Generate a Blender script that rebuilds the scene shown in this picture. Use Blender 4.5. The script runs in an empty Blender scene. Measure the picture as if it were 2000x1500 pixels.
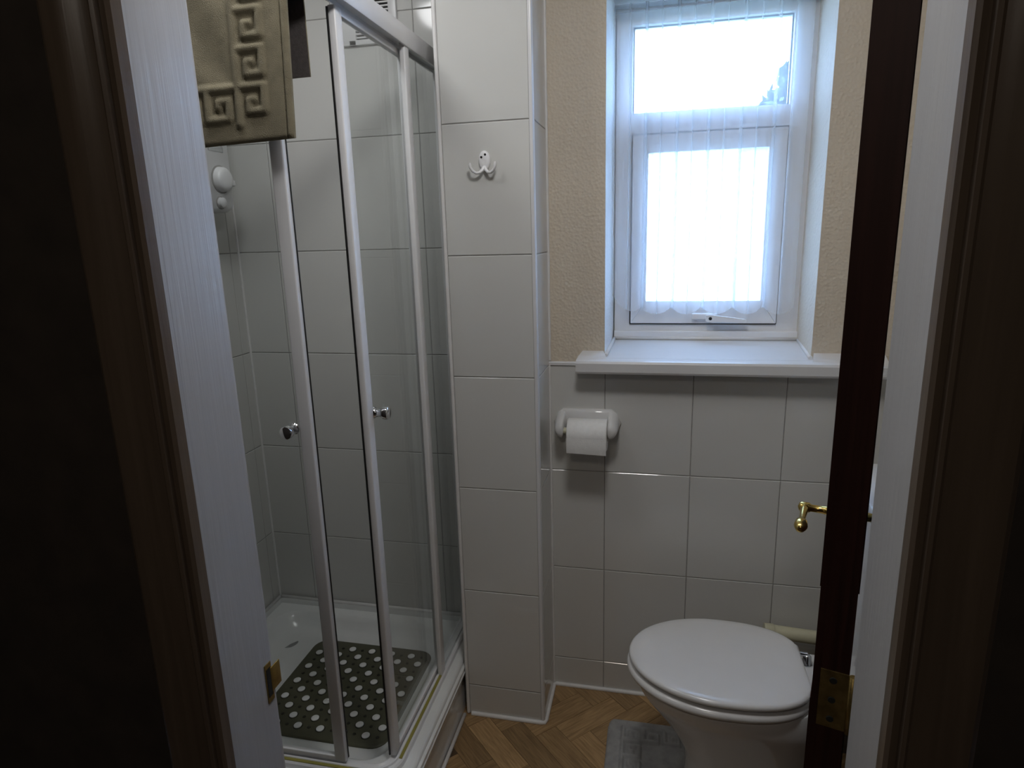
import bpy, bmesh, math, random
from mathutils import Vector, Matrix
random.seed(7)
S = bpy.context.scene
COL = S.collection
PI = math.pi

# ------------------------------------------------------------------ camera
F_PX, PITCH, YAW, ROLL, CAM_Z = 1256.92, 0.2309, 0.2228, -0.0287, 1.4833
cam_d = bpy.data.cameras.new('camera'); cam = bpy.data.objects.new('camera', cam_d); COL.objects.link(cam)
cam_d.sensor_width = 36.0; cam_d.lens = F_PX / 2000 * 36.0; cam_d.clip_start = 0.02
fw = Vector((-math.sin(YAW)*math.cos(PITCH), math.cos(YAW)*math.cos(PITCH), -math.sin(PITCH)))
rt = Vector((math.cos(YAW), math.sin(YAW), 0)); up = rt.cross(fw)
r2 = rt*math.cos(ROLL) + up*math.sin(ROLL); u2 = -rt*math.sin(ROLL) + up*math.cos(ROLL)
cam.matrix_world = Matrix(((r2.x, u2.x, -fw.x, 0), (r2.y, u2.y, -fw.y, 0), (r2.z, u2.z, -fw.z, CAM_Z), (0, 0, 0, 1)))
S.camera = cam

# ------------------------------------------------------------------ sky, exposure, lamp strengths
w = bpy.data.worlds.new('sky'); S.world = w; w.use_nodes = True
bg = w.node_tree.nodes['Background']
bg.inputs['Color'].default_value = (0.36, 0.58, 1.0, 1); bg.inputs['Strength'].default_value = 5.6
vs = S.view_settings
vs.view_transform = 'Standard'; vs.look = 'None'; vs.gamma = 1.0; vs.use_curve_mapping = False
vs.exposure = 1.3
LAMP_MAIN = 15.0      # opal diffuser of the room's ceiling light
HALL_FILL = 10.0  # added fill behind the camera, lifts the dark hall trim
LAMP_SHOWER = 8.5    # the smaller one by the shower
try:
    S.cycles.max_bounces = 6; S.cycles.diffuse_bounces = 4; S.cycles.glossy_bounces = 4
    S.cycles.transparent_max_bounces = 16; S.cycles.sample_clamp_indirect = 4.0
    S.cycles.use_light_tree = False; S.cycles.use_adaptive_sampling = True; S.cycles.adaptive_threshold = 0.03; S.cycles.caustics_reflective = False; S.cycles.caustics_refractive = False
except Exception: pass

# ------------------------------------------------------------------ materials
def mat(name):
    m = bpy.data.materials.new(name); m.use_nodes = True
    return m, m.node_tree, m.node_tree.nodes['Principled BSDF']
def node(t, typ, **kw):
    n = t.nodes.new(typ)
    for k, v in kw.items(): setattr(n, k, v)
    return n
def simple(name, col, rough=0.5, metal=0.0, spec=0.5, noise=0.0, nscale=20.0, bump=0.0, bscale=60.0, coat=0.0):
    m, t, b = mat(name)
    b.inputs['Base Color'].default_value = (*col, 1); b.inputs['Roughness'].default_value = rough
    b.inputs['Metallic'].default_value = metal; b.inputs['Specular IOR Level'].default_value = spec
    b.inputs['Coat Weight'].default_value = coat
    tc = node(t, 'ShaderNodeTexCoord')
    if noise > 0:
        n = node(t, 'ShaderNodeTexNoise'); n.inputs['Scale'].default_value = nscale; n.inputs['Detail'].default_value = 4
        r = node(t, 'ShaderNodeValToRGB')
        r.color_ramp.elements[0].position = 0.3; r.color_ramp.elements[1].position = 0.7
        r.color_ramp.elements[0].color = (*[c*(1-noise) for c in col], 1)
        r.color_ramp.elements[1].color = (*[min(1, c*(1+noise)) for c in col], 1)
        t.links.new(tc.outputs['Object'], n.inputs['Vector']); t.links.new(n.outputs['Fac'], r.inputs['Fac'])
        t.links.new(r.outputs['Color'], b.inputs['Base Color'])
    if bump > 0:
        n = node(t, 'ShaderNodeTexNoise'); n.inputs['Scale'].default_value = bscale; n.inputs['Detail'].default_value = 3
        bp = node(t, 'ShaderNodeBump'); bp.inputs['Strength'].default_value = 1.0; bp.inputs['Distance'].default_value = bump
        t.links.new(tc.outputs['Object'], n.inputs['Vector']); t.links.new(n.outputs['Fac'], bp.inputs['Height'])
        t.links.new(bp.outputs['Normal'], b.inputs['Normal'])
    return m
def wood(name, c1, c2, scale=(60, 60, 4), rough=0.4, rand=0.0, bump=0.0003, spec=0.5):
    m, t, b = mat(name)
    tc = node(t, 'ShaderNodeTexCoord'); mp = node(t, 'ShaderNodeMapping'); mp.inputs['Scale'].default_value = scale
    n = node(t, 'ShaderNodeTexNoise'); n.inputs['Scale'].default_value = 1.0; n.inputs['Detail'].default_value = 6; n.inputs['Distortion'].default_value = 0.6
    r = node(t, 'ShaderNodeValToRGB'); r.color_ramp.elements[0].position = 0.32; r.color_ramp.elements[1].position = 0.68
    r.color_ramp.elements[0].color = (*c1, 1); r.color_ramp.elements[1].color = (*c2, 1)
    t.links.new(tc.outputs['Object'], mp.inputs['Vector']); t.links.new(mp.outputs['Vector'], n.inputs['Vector'])
    t.links.new(n.outputs['Fac'], r.inputs['Fac'])
    out = r.outputs['Color']
    if rand > 0:
        oi = node(t, 'ShaderNodeObjectInfo'); mr = node(t, 'ShaderNodeMapRange')
        mr.inputs['To Min'].default_value = 1-rand; mr.inputs['To Max'].default_value = 1+rand
        t.links.new(oi.outputs['Random'], mr.inputs['Value'])
        mx = node(t, 'ShaderNodeVectorMath', operation='SCALE')
        t.links.new(out, mx.inputs[0]); t.links.new(mr.outputs['Result'], mx.inputs['Scale']); out = mx.outputs['Vector']
        # every plank takes another stretch of the grain
        ad = node(t, 'ShaderNodeVectorMath', operation='ADD'); t.links.new(mp.outputs['Vector'], ad.inputs[0])
        sc_ = node(t, 'ShaderNodeMath', operation='MULTIPLY'); sc_.inputs[1].default_value = 90
        t.links.new(oi.outputs['Random'], sc_.inputs[0]); t.links.new(sc_.outputs['Value'], ad.inputs[1])
        t.links.new(ad.outputs['Vector'], n.inputs['Vector'])
    t.links.new(out, b.inputs['Base Color'])
    b.inputs['Roughness'].default_value = rough; b.inputs['Specular IOR Level'].default_value = spec
    if bump:
        bp = node(t, 'ShaderNodeBump'); bp.inputs['Distance'].default_value = bump
        t.links.new(n.outputs['Fac'], bp.inputs['Height']); t.links.new(bp.outputs['Normal'], b.inputs['Normal'])
    return m
def tile_material():
    m, t, b = mat('glazed_white_tile')
    oi = node(t, 'ShaderNodeObjectInfo'); mr = node(t, 'ShaderNodeMapRange')
    mr.inputs['To Min'].default_value = 0.60; mr.inputs['To Max'].default_value = 0.645
    cb = node(t, 'ShaderNodeCombineColor'); ml = node(t, 'ShaderNodeMath', operation='MULTIPLY'); ml.inputs[1].default_value = 0.965
    t.links.new(oi.outputs['Random'], mr.inputs['Value'])
    t.links.new(mr.outputs['Result'], cb.inputs[0]); t.links.new(mr.outputs['Result'], cb.inputs[1])
    t.links.new(mr.outputs['Result'], ml.inputs[0]); t.links.new(ml.outputs['Value'], cb.inputs[2])
    t.links.new(cb.outputs['Color'], b.inputs['Base Color'])
    b.inputs['Roughness'].default_value = 0.09; b.inputs['Specular IOR Level'].default_value = 0.4
    n = node(t, 'ShaderNodeTexNoise'); n.inputs['Scale'].default_value = 9; tc = node(t, 'ShaderNodeTexCoord')
    bp = node(t, 'ShaderNodeBump'); bp.inputs['Distance'].default_value = 0.0012; bp.inputs['Strength'].default_value = 0.5
    t.links.new(tc.outputs['Object'], n.inputs['Vector']); t.links.new(n.outputs['Fac'], bp.inputs['Height'])
    t.links.new(bp.outputs['Normal'], b.inputs['Normal'])
    return m
def wallpaper(name, col, dist=0.004):
    m, t, b = mat(name)
    tc = node(t, 'ShaderNodeTexCoord'); n = node(t, 'ShaderNodeTexNoise'); v = node(t, 'ShaderNodeTexVoronoi')
    n.inputs['Scale'].default_value = 85; n.inputs['Detail'].default_value = 3; v.inputs['Scale'].default_value = 120
    ad = node(t, 'ShaderNodeMath', operation='ADD')
    t.links.new(tc.outputs['Object'], n.inputs['Vector']); t.links.new(tc.outputs['Object'], v.inputs['Vector'])
    t.links.new(n.outputs['Fac'], ad.inputs[0]); t.links.new(v.outputs['Distance'], ad.inputs[1])
    bp = node(t, 'ShaderNodeBump'); bp.inputs['Distance'].default_value = dist; bp.inputs['Strength'].default_value = 0.7
    t.links.new(ad.outputs['Value'], bp.inputs['Height']); t.links.new(bp.outputs['Normal'], b.inputs['Normal'])
    b.inputs['Base Color'].default_value = (*col, 1); b.inputs['Roughness'].default_value = 0.75
    return m
def thin_glass(name, tint, ior=1.5, extra=0.0, rough=0.0):
    m = bpy.data.materials.new(name); m.use_nodes = True; t = m.node_tree; t.nodes.clear()
    o = node(t, 'ShaderNodeOutputMaterial'); tr = node(t, 'ShaderNodeBsdfTransparent'); gl = node(t, 'ShaderNodeBsdfGlossy')
    tr.inputs['Color'].default_value = (*tint, 1); gl.inputs['Roughness'].default_value = rough
    lw = node(t, 'ShaderNodeLayerWeight'); lw.inputs['Blend'].default_value = 0.5
    pw = node(t, 'ShaderNodeMath', operation='POWER'); pw.inputs[1].default_value = 5.0
    fr = node(t, 'ShaderNodeMath', operation='MULTIPLY_ADD'); fr.inputs[1].default_value = 0.80; fr.inputs[2].default_value = 0.035
    t.links.new(lw.outputs['Facing'], pw.inputs[0]); t.links.new(pw.outputs[0], fr.inputs[0])
    mx = node(t, 'ShaderNodeMixShader')
    t.links.new(fr.outputs[0], mx.inputs['Fac']); t.links.new(tr.outputs[0], mx.inputs[1]); t.links.new(gl.outputs[0], mx.inputs[2])
    t.links.new(mx.outputs[0], o.inputs['Surface'])
    return m
def veil(name, col, through, bumpy=False):
    """thin cloth or obscured pane: part clear, part scattering"""
    m = bpy.data.materials.new(name); m.use_nodes = True; t = m.node_tree; t.nodes.clear()
    o = node(t, 'ShaderNodeOutputMaterial'); tr = node(t, 'ShaderNodeBsdfTransparent'); tl = node(t, 'ShaderNodeBsdfTranslucent'); df = node(t, 'ShaderNodeBsdfDiffuse')
    tl.inputs['Color'].default_value = (*col, 1); df.inputs['Color'].default_value = (*col, 1)
    m1 = node(t, 'ShaderNodeMixShader'); m1.inputs['Fac'].default_value = 0.4
    m2 = node(t, 'ShaderNodeMixShader'); m2.inputs['Fac'].default_value = through
    t.links.new(tl.outputs[0], m1.inputs[1]); t.links.new(df.outputs[0], m1.inputs[2])
    t.links.new(m1.outputs[0], m2.inputs[1]); t.links.new(tr.outputs[0], m2.inputs[2]); t.links.new(m2.outputs[0], o.inputs['Surface'])
    if bumpy:
        tc = node(t, 'ShaderNodeTexCoord'); n = node(t, 'ShaderNodeTexNoise'); n.inputs['Scale'].default_value = 55; n.inputs['Distortion'].default_value = 2
        r = node(t, 'ShaderNodeMapRange'); r.inputs['From Min'].default_value = 0.35; r.inputs['From Max'].default_value = 0.65
        r.inputs['To Min'].default_value = through-0.25; r.inputs['To Max'].default_value = through+0.2
        t.links.new(tc.outputs['Object'], n.inputs['Vector']); t.links.new(n.outputs['Fac'], r.inputs['Value']); t.links.new(r.outputs['Result'], m2.inputs['Fac'])
    return m
def glow(name, col, strength):
    m = bpy.data.materials.new(name); m.use_nodes = True; t = m.node_tree; t.nodes.clear()
    o = node(t, 'ShaderNodeOutputMaterial'); e = node(t, 'ShaderNodeEmission')
    e.inputs['Color'].default_value = (*col, 1); e.inputs['Strength'].default_value = strength
    t.links.new(e.outputs[0], o.inputs['Surface']); return m

M = dict(
    tile=tile_material(), grout=simple('grey_grout', (0.30, 0.29, 0.28), 0.8, noise=0.15, nscale=60),
    cream=wallpaper('cream_textured_wallpaper', (0.66, 0.585, 0.475), 0.002),
    plaster=simple('white_plaster_paint', (0.82, 0.82, 0.80), 0.6, bump=0.003, bscale=130),
    ceilingm=simple('white_ceiling_paint', (0.75, 0.74, 0.72), 0.8, noise=0.03),
    gloss=simple('white_gloss_paint', (0.70, 0.70, 0.70), 0.28, noise=0.03, nscale=6, bump=0.0004, bscale=40),
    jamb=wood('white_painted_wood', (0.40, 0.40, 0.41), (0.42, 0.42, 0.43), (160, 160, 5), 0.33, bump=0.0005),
    pvc=simple('white_window_plastic', (0.82, 0.83, 0.85), 0.3, noise=0.02),
    white=simple('white_enamelled_profile', (0.80, 0.80, 0.81), 0.3, noise=0.02),
    bead=simple('white_silicone', (0.75, 0.74, 0.73), 0.4, noise=0.04, nscale=30),
    ceramic=simple('white_ceramic', (0.72, 0.72, 0.72), 0.08, noise=0.01, coat=0.3),
    seat=simple('white_seat_plastic', (0.70, 0.70, 0.70), 0.16, noise=0.01),
    acrylic=simple('white_acrylic_tray', (0.78, 0.79, 0.78), 0.15, noise=0.02),
    plastic=simple('white_plastic', (0.70, 0.70, 0.71), 0.3, noise=0.02),
    cream_pl=simple('ivory_plastic', (0.60, 0.58, 0.42), 0.35, noise=0.05),
    paper=simple('toilet_paper', (0.78, 0.78, 0.77), 0.9, noise=0.03, nscale=90, bump=0.0005, bscale=300),
    chrome=simple('chrome', (0.72, 0.73, 0.75), 0.08, metal=1, noise=0.02),
    brass=simple('polished_brass', (0.70, 0.52, 0.17), 0.2, metal=1, noise=0.08),
    oldbrass=simple('worn_brass', (0.35, 0.25, 0.09), 0.4, metal=0.9, noise=0.35, nscale=70),
    midbrass=simple('dull_brass', (0.42, 0.29, 0.09), 0.35, metal=1, noise=0.2, nscale=60),
    black=simple('black_rubber', (0.01, 0.01, 0.01), 0.5, noise=0.1),
    dark=simple('dark_opening', (0.012, 0.012, 0.01), 0.9, noise=0.1),
    door=wood('dark_mahogany_door', (0.022, 0.007, 0.005), (0.040, 0.013, 0.009), (120, 120, 3), 0.5, spec=0.25),
    arch=wood('dark_stained_trim', (0.09, 0.066, 0.048), (0.12, 0.088, 0.064), (90, 90, 3), 0.3),
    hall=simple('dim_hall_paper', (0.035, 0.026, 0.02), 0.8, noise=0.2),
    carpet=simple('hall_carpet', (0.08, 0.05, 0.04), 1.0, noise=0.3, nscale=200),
    plank=wood('oak_block_flooring', (0.24, 0.145, 0.065), (0.42, 0.27, 0.13), (14, 170, 30), 0.35, rand=0.30, bump=0.0002),
    joint=simple('dark_floor_joint', (0.07, 0.042, 0.02), 0.8, noise=0.2),
    khaki=simple('khaki_cotton_pile', (0.235, 0.205, 0.135), 0.95, noise=0.14, nscale=35, bump=0.0022, bscale=700),
    backing=simple('dark_brown_backing', (0.085, 0.074, 0.070), 0.9, noise=0.15, nscale=200, bump=0.0006, bscale=600),
    grey_pile=simple('pale_grey_cotton_pile', (0.36, 0.36, 0.36), 0.95, noise=0.15, nscale=40, bump=0.002, bscale=700),
    olive=simple('olive_rubber', (0.085, 0.085, 0.05), 0.4, noise=0.12),
    olive_dark=simple('dark_olive_rubber', (0.02, 0.02, 0.012), 0.5, noise=0.1),
    dot=simple('white_rubber_dot', (0.90, 0.90, 0.89), 0.5, noise=0.03),
    goldstrip=simple('olive_yellow_strip', (0.30, 0.27, 0.06), 0.35, noise=0.1),
    showerglass=thin_glass('shower_glass', (0.965, 0.98, 0.977)),
    pane=thin_glass('clear_pane', (0.95, 0.97, 0.98)),
    obscure=veil('obscured_pane', (0.94, 0.97, 1.0), 0.42, True),
    net=veil('white_net', (0.93, 0.95, 0.98), 0.68),
    leaf=simple('green_leaf', (0.035, 0.05, 0.025), 0.6, noise=0.3, nscale=3),
    bark=simple('bark', (0.12, 0.09, 0.06), 0.9, noise=0.3),
    ground=simple('garden_ground', (0.25, 0.27, 0.18), 0.95, noise=0.3, nscale=2),
    hallfill=glow('added_hall_fill', (1.0, 0.9, 0.78), HALL_FILL),
    lampm=glow('opal_lamp_main', (1.0, 0.985, 0.97), LAMP_MAIN), lamps=glow('opal_lamp_shower', (0.98, 0.99, 1.0), LAMP_SHOWER),
)

# ------------------------------------------------------------------ mesh helpers
class MB:
    def __init__(s): s.v = []; s.f = []; s.smooth = []
    def add(s, vs_, fs, smooth=False):
        o = len(s.v); s.v += [tuple(x) for x in vs_]; s.f += [tuple(i+o for i in f) for f in fs]; s.smooth += [smooth]*len(fs); return s
    def box(s, a, b, ch=0.0):
        x0, y0, z0 = a; x1, y1, z1 = b
        if ch <= 0:
            return s.add([(x0,y0,z0),(x1,y0,z0),(x1,y1,z0),(x0,y1,z0),(x0,y0,z1),(x1,y0,z1),(x1,y1,z1),(x0,y1,z1)],
                         [(0,3,2,1),(4,5,6,7),(0,1,5,4),(1,2,6,5),(2,3,7,6),(3,0,4,7)])
        bm = bmesh.new(); bmesh.ops.create_cube(bm, size=1)
        for v in bm.verts: v.co = Vector(((x0+x1)/2+v.co.x*(x1-x0), (y0+y1)/2+v.co.y*(y1-y0), (z0+z1)/2+v.co.z*(z1-z0)))
        bmesh.ops.bevel(bm, geom=bm.edges[:], offset=ch, segments=3, affect='EDGES', profile=0.5)
        s.bm(bm, True); return s
    def bm(s, bm, smooth=False):
        bm.verts.index_update(); bm.faces.ensure_lookup_table()
        s.add([v.co[:] for v in bm.verts], [[v.index for v in f.verts] for f in bm.faces], smooth); bm.free()
    def loft(s, rings, cap0=True, cap1=True, smooth=True, close=True):
        n = len(rings[0]); vs_ = [p for r in rings for p in r]; fs = []
        m = n if close else n-1
        for i in range(len(rings)-1):
            for j in range(m):
                k = (j+1) % n
                fs.append((i*n+j, i*n+k, (i+1)*n+k, (i+1)*n+j))
        s.add(vs_, fs, smooth)
        o = len(s.v)-len(vs_)
        if cap0: s.f.append(tuple(o+j for j in reversed(range(n)))); s.smooth.append(False)
        if cap1: s.f.append(tuple(o+(len(rings)-1)*n+j for j in range(n))); s.smooth.append(False)
        return s
    def tube(s, pts, rad, n=12, caps=True):
        pts = [Vector(p) for p in pts]; rad = rad if isinstance(rad, (list, tuple)) else [rad]*len(pts)
        rings = []; prev = None
        for i, p in enumerate(pts):
            d = (pts[min(i+1, len(pts)-1)] - pts[max(i-1, 0)]).normalized()
            if prev is None:
                a = Vector((0, 0, 1)) if abs(d.z) < 0.9 else Vector((1, 0, 0)); x = d.cross(a).normalized()
            else:
                x = (prev - d*prev.dot(d)).normalized()
            prev = x; y = d.cross(x)
            rings.append([p + (x*math.cos(2*PI*j/n) + y*math.sin(2*PI*j/n))*rad[i] for j in range(n)])
        return s.loft(rings, caps, caps)
    def lathe(s, base, axis, prof, n=24):
        """prof: (distance along axis, radius)"""
        base = Vector(base); d = Vector(axis).normalized()
        a = Vector((0, 0, 1)) if abs(d.z) < 0.9 else Vector((1, 0, 0)); x = d.cross(a).normalized(); y = d.cross(x)
        return s.loft([[base + d*h + (x*math.cos(2*PI*j/n) + y*math.sin(2*PI*j/n))*max(r, 1e-5) for j in range(n)] for h, r in prof])
    def prism(s, poly, z0, z1):
        n = len(poly)
        s.add([(x, y, z0) for x, y in poly] + [(x, y, z1) for x, y in poly],
              [tuple(reversed(range(n))), tuple(range(n, 2*n))] + [(i, (i+1) % n, n+(i+1) % n, n+i) for i in range(n)])
        return s
    def mesh(s, name, m):
        me = bpy.data.meshes.new(name); me.from_pydata(s.v, [], s.f); me.materials.append(M[m] if isinstance(m, str) else m)
        me.polygons.foreach_set('use_smooth', s.smooth)
        bm = bmesh.new(); bm.from_mesh(me); bmesh.ops.recalc_face_normals(bm, faces=bm.faces); bm.to_mesh(me); bm.free()
        me.update(); return me
    def build(s, name, m, parent=None, shade=None):
        o = bpy.data.objects.new(name, s.mesh(name, m)); COL.objects.link(o)
        if parent: o.parent = parent
        if shade:
            for p in o.data.polygons: p.use_smooth = True
            try: o.data.set_sharp_from_angle(angle=shade)
            except Exception: pass
        return o
def tag(o, label=None, cat=None, group=None, kind=None):
    if label: o['label'] = label
    if cat: o['category'] = cat
    if group: o['group'] = group
    if kind: o['kind'] = kind
    return o
def thing(name, label, cat, group=None, loc=(0, 0, 0)):
    o = bpy.data.objects.new(name, None); o.empty_display_size = 0.05; o.location = loc; COL.objects.link(o); return tag(o, label, cat, group)
def struct(o, label=None): return tag(o, label, None, None, 'structure')
def B(a, b, ch=0.0): return MB().box(a, b, ch)
def child_of(o, parent):
    """parent an object built in world coordinates to a thing whose base is elsewhere"""
    o.parent = parent; o.matrix_parent_inverse = Matrix.Translation(parent.location).inverted(); return o

# ------------------------------------------------------------------ measured planes
DW, DC, DS = 1.859, 1.6744, 1.903      # window wall, boxed pier, back of the shower
XL, XR = -1.335, 0.65                  # shower side wall, right wall
PX0, PX1 = -0.550, -0.306              # pier
ZR, ZS, TH, TW = 0.1068, 0.1235, 0.33, 0.2514
CEIL = 2.36
JL, JR, YO, YI = -0.509, 0.222, 0.575, 0.698

# ------------------------------------------------------------------ shell
fl = struct(B((XL-0.1, 0.56, -0.06), (XR+0.1, 2.2, -0.0012)).build('floor', 'joint'), 'bathroom floor of oak blocks laid in a herringbone')
struct(B((XL-0.1, 0.58, CEIL), (XR+0.1, 2.2, CEIL+0.06)).build('ceiling', 'ceilingm'))
RX0, RX1, RZ0, RZ1 = -0.142, 0.418, 1.10, 2.112
wb = MB()
wb.box((PX1-0.02, DW+0.004, 0), (RX0, 2.13, CEIL)); wb.box((RX1, DW+0.004, 0), (XR+0.1, 2.13, CEIL))
wb.box((RX0, DW+0.004, 0), (RX1, 2.13, RZ0-0.02)); wb.box((RX0, DW+0.004, RZ1), (RX1, 2.13, CEIL))
wall_back = struct(wb.build('wall_back', 'cream'), 'window wall, white tiles below and cream textured paper above')
B((PX1-0.005, DW+0.0018, 0), (XR, DW+0.0052, ZR+3*TH)).build('tile_grout', 'grout', wall_back)
wall_pier = struct(B((PX0-0.002, DC+0.0018, 0), (PX1-0.0018, DW+0.12, CEIL)).build('wall_pier', 'grout'), 'narrow tiled pier between shower and window wall')
wall_shower = struct(B((XL-0.1, DS+0.0018, 0), (PX0+0.1, 2.13, CEIL)).build('wall_shower', 'grout'), 'tiled back wall of the shower')
wall_left = struct(B((XL-0.1, 0.60, 0), (XL-0.0018, DS+0.1, CEIL)).build('wall_left', 'grout'), 'tiled side wall of the shower')
struct(B((XR, 0.60, 0), (XR+0.1, 2.13, CEIL)).build('wall_right', 'cream'))
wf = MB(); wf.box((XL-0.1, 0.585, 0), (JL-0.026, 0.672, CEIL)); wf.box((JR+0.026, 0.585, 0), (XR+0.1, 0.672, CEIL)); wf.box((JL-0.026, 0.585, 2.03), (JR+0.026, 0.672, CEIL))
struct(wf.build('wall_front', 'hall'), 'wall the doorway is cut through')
# the dark hall the camera stands in
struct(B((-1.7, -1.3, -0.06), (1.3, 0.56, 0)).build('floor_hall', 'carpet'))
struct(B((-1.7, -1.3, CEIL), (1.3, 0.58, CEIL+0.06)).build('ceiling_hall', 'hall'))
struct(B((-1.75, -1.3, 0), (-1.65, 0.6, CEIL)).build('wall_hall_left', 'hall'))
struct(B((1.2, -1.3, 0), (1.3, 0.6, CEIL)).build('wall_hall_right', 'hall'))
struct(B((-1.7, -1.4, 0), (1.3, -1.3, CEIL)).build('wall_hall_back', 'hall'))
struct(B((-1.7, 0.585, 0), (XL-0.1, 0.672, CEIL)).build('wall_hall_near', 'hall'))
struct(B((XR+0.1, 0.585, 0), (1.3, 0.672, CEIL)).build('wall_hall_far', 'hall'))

# tiles: one object each, alike ones share a mesh
_tiles = {}
def tile_mesh(wd, hg):
    k = (round(wd, 4), round(hg, 4))
    if k not in _tiles:
        t, c = 0.007, 0.0014
        mb = MB(); a = [(0, 0, 0), (wd, 0, 0), (wd, 0, hg), (0, 0, hg)]
        b_ = [(x, -t+c*0.8, z) for x, y, z in a]
        f = [(c, -t, c), (wd-c, -t, c), (wd-c, -t, hg-c), (c, -t, hg-c)]
        fs = [(8, 9, 10, 11)]
        for i in range(4):
            j = (i+1) % 4; fs += [(i, j, 4+j, 4+i), (4+i, 4+j, 8+j, 8+i)]
        mb.add(a+b_+f, fs); _tiles[k] = mb.mesh('tile', 'tile')
    return _tiles[k]
G = 0.0011
def tiles(parent, us, zs, place, rot):
    for u0, u1 in zip(us, us[1:]):
        for z0, z1 in zip(zs, zs[1:]):
            if u1-u0 < 0.012 or z1-z0 < 0.012: continue
            o = bpy.data.objects.new('tile', tile_mesh(u1-u0-2*G, z1-z0-2*G)); COL.objects.link(o); o.parent = parent
            x, y = place(u0+G); o.location = (x, y, z0+G); o.rotation_euler = (0, 0, rot)
zw = [0.0, ZR] + [ZR+TH*k for k in range(1, 4)]
xs = [PX1+0.001] + [-0.1404+TW*k for k in range(0, 4)] + [XR]
tiles(wall_back, xs, zw, lambda u: (u, DW+0.007), 0)
zc = [0.0] + [ZR+TH*k for k in range(0, 7)] + [CEIL]
tiles(wall_pier, [PX0+0.004, PX1-0.010], zc, lambda u: (u, DC+0.007), 0)
tiles(wall_pier, [DC+0.010, DW+0.001], zc, lambda u: (PX1-0.007, u), PI/2)
zsw = [0.0] + [ZS+TH*k for k in range(0, 7)] + [CEIL]
tiles(wall_shower, [XL+0.001] + [-1.191+TW*k for k in range(3)] + [PX0+0.002], zsw, lambda u: (u, DS+0.007), 0)
tiles(wall_left, [0.70] + [1.861-TW*k for k in (4, 3, 2, 1, 0)] + [DS], zsw, lambda u: (XL-0.007, u), PI/2)
# white corner bead on the pier's outer arris
eb = MB(); prof = [(PX1-0.010, DC-0.0015), (PX1-0.006, DC-0.0022), (PX1-0.002, DC-0.001), (PX1+0.0005, DC+0.003), (PX1+0.0012, DC+0.007), (PX1+0.0005, DC+0.010), (PX1-0.010, DC+0.010)]
eb.prism(prof, 0, CEIL); struct(eb.build('trim_1', 'plastic', shade=0.6), 'white plastic corner bead on the tiled pier')
# rounded strip on top of the wall tiles
ts = MB(); ts.prism([(0, 0), (0.010, 0), (0.010, 0.007), (0.007, 0.0105), (0.003, 0.0105), (0, 0.007)], 0, XR-PX1)
o = struct(ts.build('trim_2', 'plastic'), 'white strip capping the wall tiles')
o.rotation_euler = (PI/2, 0, PI/2); o.matrix_world = Matrix(((0, 0, 1, PX1), (1, 0, 0, DW-0.004), (0, 1, 0, ZR+3*TH), (0, 0, 0, 1)))
# silicone beads along the floor
def bead(pts, r, name, label): struct(MB().tube(pts, r, 8).build(name, 'bead', shade=0.8), label)
bead([(PX0+0.01, DC-0.002, 0.003), (PX1-0.012, DC-0.002, 0.003), (PX1-0.001, DC+0.0, 0.003), (PX1+0.002, DC+0.012, 0.003), (PX1+0.002, DW-0.008, 0.003), (PX1+0.010, DW-0.002, 0.003), (XR-0.01, DW-0.002, 0.003)], 0.0075, 'trim_3', 'white sealant bead where tiles meet the floor')
bead([(PX1+0.0015, DW-0.001, 0.01), (PX1+0.0015, DW-0.001, 1.10)], 0.004, 'trim_4', 'white sealant bead in the corner beside the pier')
bead([(PX1+0.0015, DW+0.001, 1.11), (PX1+0.0015, DW+0.001, CEIL)], 0.0045, 'trim_5', 'white sealant between pier tiles and cream paper')
bead([(XL+0.002, DS-0.002, 0.2), (XL+0.002, DS-0.002, CEIL)], 0.004, 'trim_6', 'white sealant bead in the shower corner')
bead([(PX0-0.001, DC+0.001, 0.004), (PX0-0.001, DC+0.001, CEIL)], 0.0055, 'trim_7', 'white edge bead on the pier beside the shower glass')

# floor blocks, herringbone at 45 degrees
W_ = 0.075
pm = MB(); c = 0.0007; L3 = 3*W_
def plank_mesh():
    x0, x1, y0, y1, t = 0.0004, L3-0.0004, 0.0004, W_-0.0004, 0.0
    mb = MB()
    mb.add([(x0,y0,-0.004),(x1,y0,-0.004),(x1,y1,-0.004),(x0,y1,-0.004),(x0,y0,-c),(x1,y0,-c),(x1,y1,-c),(x0,y1,-c),(x0+c,y0+c,0),(x1-c,y0+c,0),(x1-c,y1-c,0),(x0+c,y1-c,0)],
           [(8,9,10,11)] + [(i,(i+1)%4,4+(i+1)%4,4+i) for i in range(4)] + [(4+i,4+(i+1)%4,8+(i+1)%4,8+i) for i in range(4)])
    return mb.mesh('floor_plank', 'plank')
pmesh = plank_mesh()
ANC = Vector((-0.166, 1.670)); ea = Vector((math.cos(-PI/4), math.sin(-PI/4))); eb2 = Vector((math.cos(PI/4), math.sin(PI/4)))
def in_floor(p): return -0.62 < p.x < XR+0.02 and 0.62 < p.y < DW+0.06
for ix in range(-26, 27):
    for iy in range(-26, 27):
        d = (ix-iy) % 6
        if d == 0: a, rot = (ix, iy), 0
        elif d == 5: a, rot = (ix+1, iy), 1
        else: continue
        p = ANC + ea*(a[0]*W_) + eb2*(a[1]-1)*W_
        ctr = p + (ea*1.5+eb2*0.5)*W_ if not rot else p + (ea*-0.5+eb2*1.5)*W_
        if not in_floor(ctr): continue
        o = bpy.data.objects.new('floor_plank', pmesh); COL.objects.link(o); o.parent = fl
        o.location = (p.x, p.y, 0); o.rotation_euler = (0, 0, -PI/4 + (PI/2 if rot else 0))

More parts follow.
